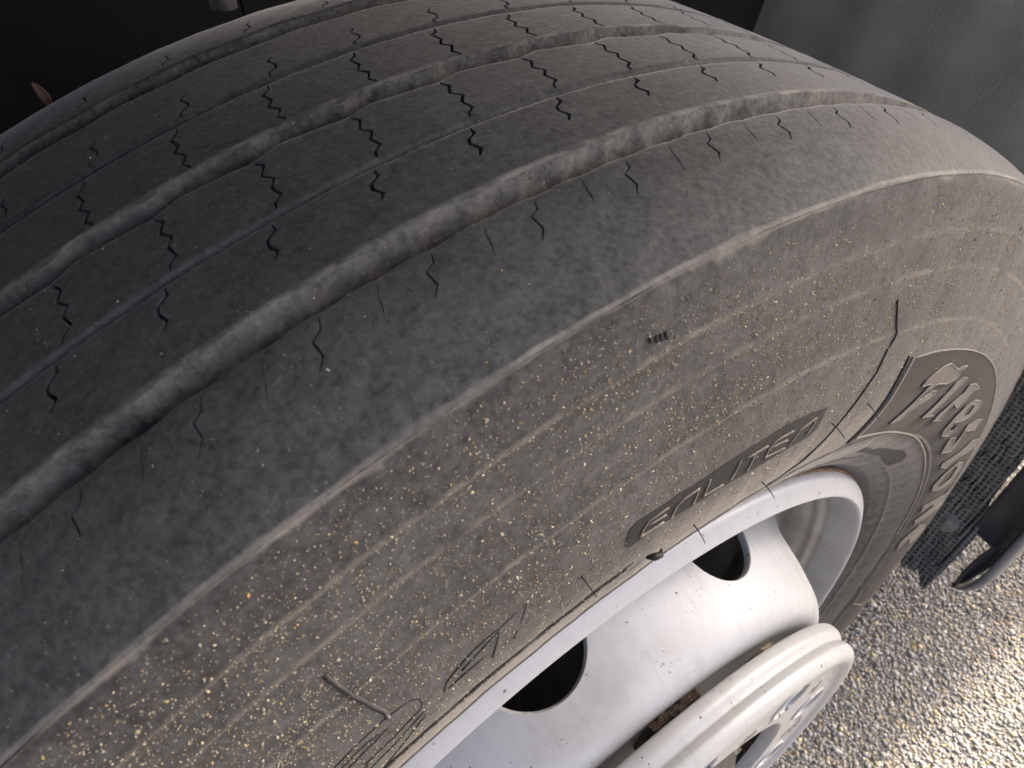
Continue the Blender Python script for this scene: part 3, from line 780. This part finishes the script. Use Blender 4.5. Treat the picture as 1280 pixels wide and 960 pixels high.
# nut cover ring with holes for the nuts
def build_cover():
    outer = smooth_curve([(.2050, -.1745), (.2105, -.1740), (.2140, -.1752), (.2152, -.1785), (.2150, -.1825), (.2128, -.1858), (.2118, -.1880), (.2128, -.1905), (.2135, -.1935), (.2122, -.1972), (.2085, -.2000), (.2040, -.2006), (.2000, -.1990), (.1965, -.1968), (.1920, -.1960)], 7)
    V, F = lathe_np(outer, 360, True)
    o = np_mesh('nut_cover', V, F, M_COVER, wheel, (0, 0, AX))
    o['label'] = 'painted ring cover with ribbed edge and chipped nut holes'
    # face plate: sector tiles with one hole each
    RM = .1675; H = 18.0; n = 30
    rows = np.linspace(.1922, .138, 16); hr = .0175
    hole = np.array([(hr * math.cos(t), hr * math.sin(t)) for t in np.linspace(0, 2 * math.pi, 40, endpoint=False)])
    # work in local cartesian of a sector centred on angle 0 (radial = x, tangential = y)
    pts = []; idx = {}
    for j, r in enumerate(rows):
        for k, t in enumerate(np.radians(np.linspace(-H, H, n + 1))):
            p = (r * math.cos(t) - RM, r * math.sin(t)); border = j in (0, 15) or k in (0, n)
            if not border and (in_poly(p, hole) or seg_dist(p, hole) < .0012): continue
            idx[(j, k)] = len(pts); pts.append(p)
    E = []
    for k in range(n): E += [(idx[(0, k)], idx[(0, k + 1)]), (idx[(15, k)], idx[(15, k + 1)])]
    for j in range(15): E += [(idx[(j, 0)], idx[(j + 1, 0)]), (idx[(j, n)], idx[(j + 1, n)])]
    outline = [pts[idx[(0, k)]] for k in range(n + 1)] + [pts[idx[(j, n)]] for j in range(1, 16)] + [pts[idx[(15, k)]] for k in range(n - 1, -1, -1)] + [pts[idx[(j, 0)]] for j in range(14, 0, -1)]
    b = len(pts); pts += [tuple(p) for p in hole]; E += [(b + q, b + (q + 1) % 40) for q in range(40)]
    vo, _, fo, _, _, _ = delaunay_2d_cdt([Vector((p[0] * 1e3, p[1] * 1e3)) for p in pts], E, [], 0, 1e-5)
    V2 = np.array([(v.x / 1e3, v.y / 1e3) for v in vo])
    T = np.array([t for t in fo if in_poly(V2[list(t)].mean(0), outline) and not in_poly(V2[list(t)].mean(0), hole)])
    VV = []; TT = []; QQ = []; n0 = 0
    def mp(P, cen, y):
        c = math.radians(cen); x = P[:, 0] + RM; w = P[:, 1]
        return np.stack([x * math.cos(c) - w * math.sin(c), np.full(len(P), y), x * math.sin(c) + w * math.cos(c)], -1)
    for q in range(10):
        cen = 86 + 36 * q
        VV.append(mp(V2, cen, -.1960)); TT.append(T + n0); n0 += len(V2)
        L = []
        for sh, y in ((1.0, -.1960), (1.0, -.1965), (.93, -.1975), (.90, -.1965), (.895, -.190)):
            VV.append(mp(hole * sh, cen, y)); L.append(n0); n0 += 40
        for x, y in zip(L[:-1], L[1:]):
            k = np.arange(40); QQ.append(np.stack([x + k, y + k, y + (k + 1) % 40, x + (k + 1) % 40], 1))
    f = np_mesh('cover_face', np.concatenate(VV), [np.concatenate(TT), np.concatenate(QQ)], M_COVERF, o, (0, 0, 0))
    f['label'] = 'worn face plate of the cover with paint flaking round the holes'
    V, F = lathe_np([(.138, -.1960), (.1365, -.1952), (.136, -.186)], 120, True)
    np_mesh('inner_lip', V, F, M_COVER, o, (0, 0, 0))
def mat_cover_face():
    q = NT('cover_face_paint'); c, r, y, a = q.polar()
    # paint flaking: ragged patches
    n = q.noise(c, 55, 6, .7); big = q.noise(c, 26, 3, .5)
    fl = q.ramp(q.math('ADD', q.math('MULTIPLY', n, .5), q.math('MULTIPLY', big, .5)), .545, .56)
    ed = q.ramp(q.math('ADD', q.math('MULTIPLY', n, .5), q.math('MULTIPLY', big, .5)), .525, .545)
    col = q.mix(ed, (.40, .40, .39), (.62, .62, .61))
    col = q.mix(fl, col, (.10, .10, .10))
    q.bump(q.math('SUBTRACT', 1.0, fl), .5, .0008)
    return q.done(col, .42, .5)
M_COVERF = mat_cover_face()
build_cover()
# rusty clips between disc and cover
for a0 in (86, 86 + 72, 86 - 72):
    t = np.radians(np.linspace(a0 - 5.5, a0 + 5.0, 14)); V = []
    for r, y in ((.192, -.1650), (.1995, -.1668), (.2015, -.1695), (.2005, -.1715), (.192, -.1725)):
        V.append(np.stack([r * np.cos(t) , np.full(14, y), r * np.sin(t)], -1))
    V = np.concatenate(V) + rng.normal(0, .0004, (70, 3))
    np_mesh('cover_clip', V, grid_faces(5, 14), M_RUST, wheel, (0, 0, AX), smooth=False)

# ------------------------------------------------------------------ grit lying on the tyre
def grit():
    oc = np.array([(1, 0, 0), (-1, 0, 0), (0, 1, 0), (0, -1, 0), (0, 0, 1), (0, 0, -1)], float)
    of = np.array([(0, 2, 4), (2, 1, 4), (1, 3, 4), (3, 0, 4), (2, 0, 5), (1, 2, 5), (3, 1, 5), (0, 3, 5)])
    P = []; S = []
    # sidewall: thick on the upper part, thinning downwards; clumped
    cl = [(rng.uniform(40, 135), rng.uniform(.36, .488), rng.uniform(.4, 1)) for _ in range(160)]
    while len(P) < 28000:
        if rng.random() < .22:
            a, r, w = cl[rng.integers(len(cl))]; a = a + rng.normal(0, 3 * w); r = r + rng.normal(0, .008 * w)
        else:
            a = rng.uniform(25, 150); r = rng.uniform(.345, .491)
        if r < .34 or r > .491: continue
        k = min(1, max(0.05, (r - .355) / .06)) * (1 if a > 62 else max(.12, (a - 22) / 40))
        if 26 > a or rng.random() > k: continue
        if -26 < a < 68.4 and .3500 < r < .4130 and rng.random() > .08: continue
        if 78 < a < 95 and .386 < r < .4045 and rng.random() > .2: continue
        P.append(surf(a, r, .0001)); S.append(np.clip(rng.lognormal(math.log(.00020), .42), .00010, .0007))
    while len(P) < 37000:
        a = rng.uniform(30, 150); y = rng.uniform(-.129, .12)
        P.append(put(a, y, .0)); S.append(np.clip(rng.lognormal(math.log(.00014), .45), .00008, .0007))
    for _ in range(260):   # small stones caught in the outer groove
        a = rng.uniform(60, 120) if rng.random() < .4 else rng.normal(94.5, 3.0)
        P.append(put(a, -.0796 + rng.normal(.0008, .0022), -.0093)); S.append(np.clip(rng.lognormal(math.log(.00035), .45), .00015, .0011))
    P = np.array(P); S = np.array(S); N = len(P)
    Q = rng.normal(size=(N, 4)); Q /= np.linalg.norm(Q, axis=1)[:, None]
    w, x, y, z = Q.T
    R = np.stack([np.stack([1 - 2 * (y * y + z * z), 2 * (x * y - z * w), 2 * (x * z + y * w)], -1), np.stack([2 * (x * y + z * w), 1 - 2 * (x * x + z * z), 2 * (y * z - x * w)], -1), np.stack([2 * (x * z - y * w), 2 * (y * z + x * w), 1 - 2 * (x * x + y * y)], -1)], 1)
    sc = np.stack([S * rng.uniform(.9, 1.9, N), S * rng.uniform(.6, 1.1, N), S * rng.uniform(.5, 1.0, N)], 1)
    G = oc[None] * sc[:, None] * rng.uniform(.75, 1.2, (N, 6, 1))
    V = (np.einsum('nij,nkj->nki', R, G) + P[:, None]).reshape(-1, 3)
    F = (of[None] + 6 * np.arange(N)[:, None, None]).reshape(-1, 3)
    o = np_mesh('grit', V, F, M_GRIT, None, (0, 0, AX), smooth=False)
    col = np.array([.52, .445, .29])[None] * np.clip(rng.lognormal(-.1, .38, N), .3, 1.5)[:, None]
    k = rng.random(N)[:, None]
    col = col * np.where(k > .9, np.array([1.05, .86, .5]), np.where(k < .3, np.array([1.0, 1.06, 1.18]), 1.0))
    set_tint(o, np.clip(col, .03, .8), 6)
    tag(o, 'pale grains of grit and sawdust sprinkled over the tyre', 'grit', kind='stuff')
grit()

# dry leaf on the inner shoulder of the tyre
def leaf():
    a0 = 105.4; V = []; n = 9
    c = np.array([.4985 * math.cos(math.radians(a0)), .1360, AX + .4985 * math.sin(math.radians(a0)) - .0018])
    d = np.array([.18, -.72, -.60]); d /= np.linalg.norm(d)
    s = np.array([.62, .35, .70]); s -= d * (s @ d); s /= np.linalg.norm(s); u = np.cross(d, s)
    for t in np.linspace(0, 1, n):
        w = .0023 * math.sin(math.pi * min(1, t * .92 + .04)) ** .8
        for q in (-1, -.4, 0, .4, 1):
            V.append(c + d * (t - .5) * .013 + s * q * w + u * (.0016 * q * q - .0022 * math.sin(math.pi * t)))
    o = np_mesh('dry_leaf', V, grid_faces(n, 5), M_LEAF)
    m = o.modifiers.new('solid', 'SOLIDIFY'); m.thickness = .0004
    tag(o, 'small brown dry leaf lying on the inner tread edge of the tyre', 'leaf')
leaf()

# ------------------------------------------------------------------ truck body round the wheel
truck = empty('truck', (.8, .2, 0))
tag(truck, 'parked truck with black dimpled wheel arch liner and grey arch edge', 'truck')
def tp(o): # keep world placement under the truck empty
    o.location = Vector(o.location) - truck.location
    o.parent = truck
    return o
RL = .690
def liner():
    # bottom edge of the liner (deg) as a function of axle position, ragged where it was cut
    ys = np.r_[np.linspace(-.160, -.10, 60), np.linspace(-.098, .58, 80)]
    by = np.array([-.1665, -.164, -.1555, -.150, -.137, -.125, -.1167, -.06, .30]); ba = np.array([-19.0, -24.8, -28.1, -27.8, -26.6, -27.0, -27.1, -26.5, -26.0])
    bot = np.interp(ys, by, ba) + rng.normal(0, .22, len(ys))
    bot[:6] = np.array([-19.2, -22.5, -24.6, -26.8, -27.4, -28.0]) + rng.normal(0, .15, 6)
    n = 90; V = []
    for j in range(n):
        t = j / (n - 1)
        ang = bot * (1 - t) + 43 * t
        # frayed free edge
        yy = ys.copy()
        fr = .0016 * np.sin(ang[0] * 2.1) + .0011 * np.sin(ang[0] * 5.3 + 1)
        up = np.interp(ang[0], [-19.2, -13, 2, 12, 43], [0, .016, .020, .060, .070])
        k = np.clip((.02 - ys) / .183, 0, 1)
        yy = ys + k * (fr + up)
        a_ = np.radians(np.maximum(ang, 5.0))      # round below, straight and leaning forward above
        tt = (.687 * np.sin(a_) - .060 * np.cos(a_)) / (.966 * np.cos(a_) - .26 * np.sin(a_))
        r = np.where(ang > 5.0, np.hypot(.687 + .26 * tt, .060 + .966 * tt), RL) + .002 * np.sin(ys * 60 + ang * .06)
        a = np.radians(ang)
        V.append(np.stack([r * np.cos(a), yy, AX + r * np.sin(a)], -1))
    V = np.concatenate(V)
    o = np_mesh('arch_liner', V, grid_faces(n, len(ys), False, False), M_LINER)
    V[:, 2] -= AX
    o.data.vertices.foreach_set('co', V.astype(np.float32).ravel()); o.data.update(); o.location = (0, 0, AX)
    m = o.modifiers.new('solid', 'SOLIDIFY'); m.thickness = .003; m.offset = -1
    o['label'] = 'black dimpled plastic liner with ragged lower edge'
    return tp(o)
lin = liner()
# washer head screw on the liner
def screw():
    prof = [(.0005, -.0062), (.0028, -.0060), (.0036, -.0045), (.0040, -.0028), (.0110, -.0024), (.0145, -.0018), (.0160, .0), (.0160, .003)]
    n = 28; t = np.linspace(0, 2 * np.pi, n, endpoint=False); a = math.radians(-19.45)
    rad = np.array([math.cos(a), 0, math.sin(a)]); tang = np.array([-math.sin(a), 0, math.cos(a)]); yv = np.array([0, 1., 0])
    c = rad * (RL - .001) + yv * -.1235
    V = np.concatenate([c + rad * h + r * (np.cos(t)[:, None] * tang + np.sin(t)[:, None] * yv) for r, h in prof])
    o = np_mesh('liner_screw', V, grid_faces(len(prof), n, True), M_SHOCKD)
    o.parent = lin
M_SHOCKD = mat_flat('dull_metal', (.13, .125, .11), (.22, .20, .18), 120, .6, .3)
screw()

def flare():
    # painted arch edge: section (r, y) swept round the arch, tapering off at the lower end
    sec = [(.690, -.1955), (.6865, -.1985), (.6860, -.2030), (.6890, -.2060), (.698, -.2080), (.720, -.2085), (.745, -.2080), (.752, -.206), (.752, -.200), (.74, -.198), (.70, -.1975)]
    angs = np.r_[np.linspace(-25.6, -21, 16), np.linspace(-20, 10, 40)]; V = []
    for a in angs:
        k = min(np.clip((a + 25.6) / 4.0, 0, 1), np.clip((10.5 - a) / 4.0, 0.02, 1)); s = math.sqrt(1 - (1 - k) ** 2) if k < 1 else 1
        for r, y in sec:
            rr = .690 + (r - .690) * (s * .9 + .1) ; yy = -.1735 * (1 - s) + y * s
            t = math.radians(a); V.append((rr * math.cos(t), yy, AX + rr * math.sin(t)))
    V = np.array(V); m = len(sec)
    F = grid_faces(len(angs), m, True)
    o = np_mesh('arch_flare', V, [F, np.array([list(range(m))])], M_FLARE)
    o['label'] = 'grey painted edge of the wheel arch'
    tp(o)
    # black inner return between flare and liner
    V = []; angs = np.r_[np.linspace(-25.4, -18.8, 20), np.linspace(-18.4, 9, 30)]
    for a in angs:
        yin = np.interp(a, [-25.4, -23, -20.5, -18.8, -18.4, 168], [-.1780, -.1760, -.1775, -.1815, -.150, -.150])
        yo = np.interp(a, [-25.4, -24, -21, 168], [-.1785, -.188, -.1955, -.1975])
        t = math.radians(a)
        for w in np.linspace(0, 1, 6):
            r = .690 + (.010 * math.sin(math.pi * w) + .004 * (1 - w)); y = yo * (1 - w) + yin * w
            V.append((r * math.cos(t), y, AX + r * math.sin(t)))
    o = np_mesh('arch_return', np.array(V), grid_faces(len(angs), 6), M_PLASTIC)
    md = o.modifiers.new('solid', 'SOLIDIFY'); md.thickness = .003
    o['label'] = 'black plastic return edge inside the wheel arch'
    tp(o)
flare()

def prism(name, outline, y0, y1, mat, bev=.02):
    """(x, z) outline pulled along the axle direction"""
    n = len(outline)
    V = np.array([(x, y0, z) for x, z in outline] + [(x, y1, z) for x, z in outline])
    Q = np.array([(i, (i + 1) % n, n + (i + 1) % n, n + i) for i in range(n)])
    o = np_mesh(name, V, [Q, np.array([list(range(n))[::-1]]), np.array([list(range(n, 2 * n))])], mat, smooth=False)
    add_bevel(o, bev); return tp(o)
arc = [(.765 * math.cos(math.radians(a)), AX + .765 * math.sin(math.radians(a))) for a in range(-14, 169, 7)]
b = prism('bumper', [(.80, .33), (1.55, .30), (1.78, .42), (1.82, .95), (.84, .95)], -.272, 2.15, M_CAB, .04)
b['label'] = 'grey painted front bumper ahead of the wheel'
c1 = prism('cab_front', [(.95, .958), (1.81, .958), (1.74, 1.9), (1.45, 3.0), (.97, 3.02)], -.270, 2.15, M_CAB, .05)
c1['label'] = 'grey cab front above the bumper'
c2 = prism('cab_side_shade', [(-.62, 1.24), (.14, 1.22), (.24, 1.50), (.26, 3.02), (-.60, 3.05)], -.270, 2.15, M_CAB, .04)  # unseen; shaped to shade the left tread and leave a sky gap ahead
c2['label'] = 'unseen grey cab side shaped to shade the left of the tyre'
n = 40; V = []
for a in np.radians(np.linspace(68, 172, n)):
    for r, y in ((.712, -.205), (.695, -.205), (.690, -.200), (.690, .30)): V.append((r * math.cos(a), y, AX + r * math.sin(a)))
mg = np_mesh('shade_guard', np.array(V), grid_faces(n, 4), M_PLASTIC)  # unseen guard added to keep light off the left tread
md = mg.modifiers.new('solid', 'SOLIDIFY'); md.thickness = .004
mg['label'] = 'unseen black plastic guard added to shade the rear half of the tyre'; tp(mg)
inn = prism('inner_fender', [(-.75, .62), (1.2, .62), (1.2, 1.30), (-.75, 1.30)], .42, .46, M_UNDER, .005)
fr_ = prism('chassis_rail', [(-2.2, .55), (1.5, .55), (1.5, .90), (-2.2, .90)], .62, .72, M_UNDER, .005)
eng = prism('engine_block', [(-.9, .28), (1.1, .28), (1.1, 1.25), (-.9, 1.25)], .76, 1.5, M_UNDER, .03)
V, F = lathe_np([(.0, .10), (.055, .10), (.06, .16), (.06, .5), (.055, .9)], 40)
ax_ = np_mesh('axle_beam', V, F, M_UNDER, None, (0, 0, AX - .05)); tp(ax_)
# shock absorber beside the chassis
V, F = tube_np([(.002, .300, .934), (.003, .300, .945), (.004, .300, 1.02), (.006, .300, 1.12)], .009, 20)
sh = tp(np_mesh('shock_absorber', V, F, M_SHOCK)); sh['label'] = 'light grey shock absorber tube behind the tyre'
V, F = tube_np([(.012, .296, .80), (.0135, .296, .95), (.0125, .296, 1.10)], .0015, 10)
tp(np_mesh('brake_hose', V, F, M_BLACK))
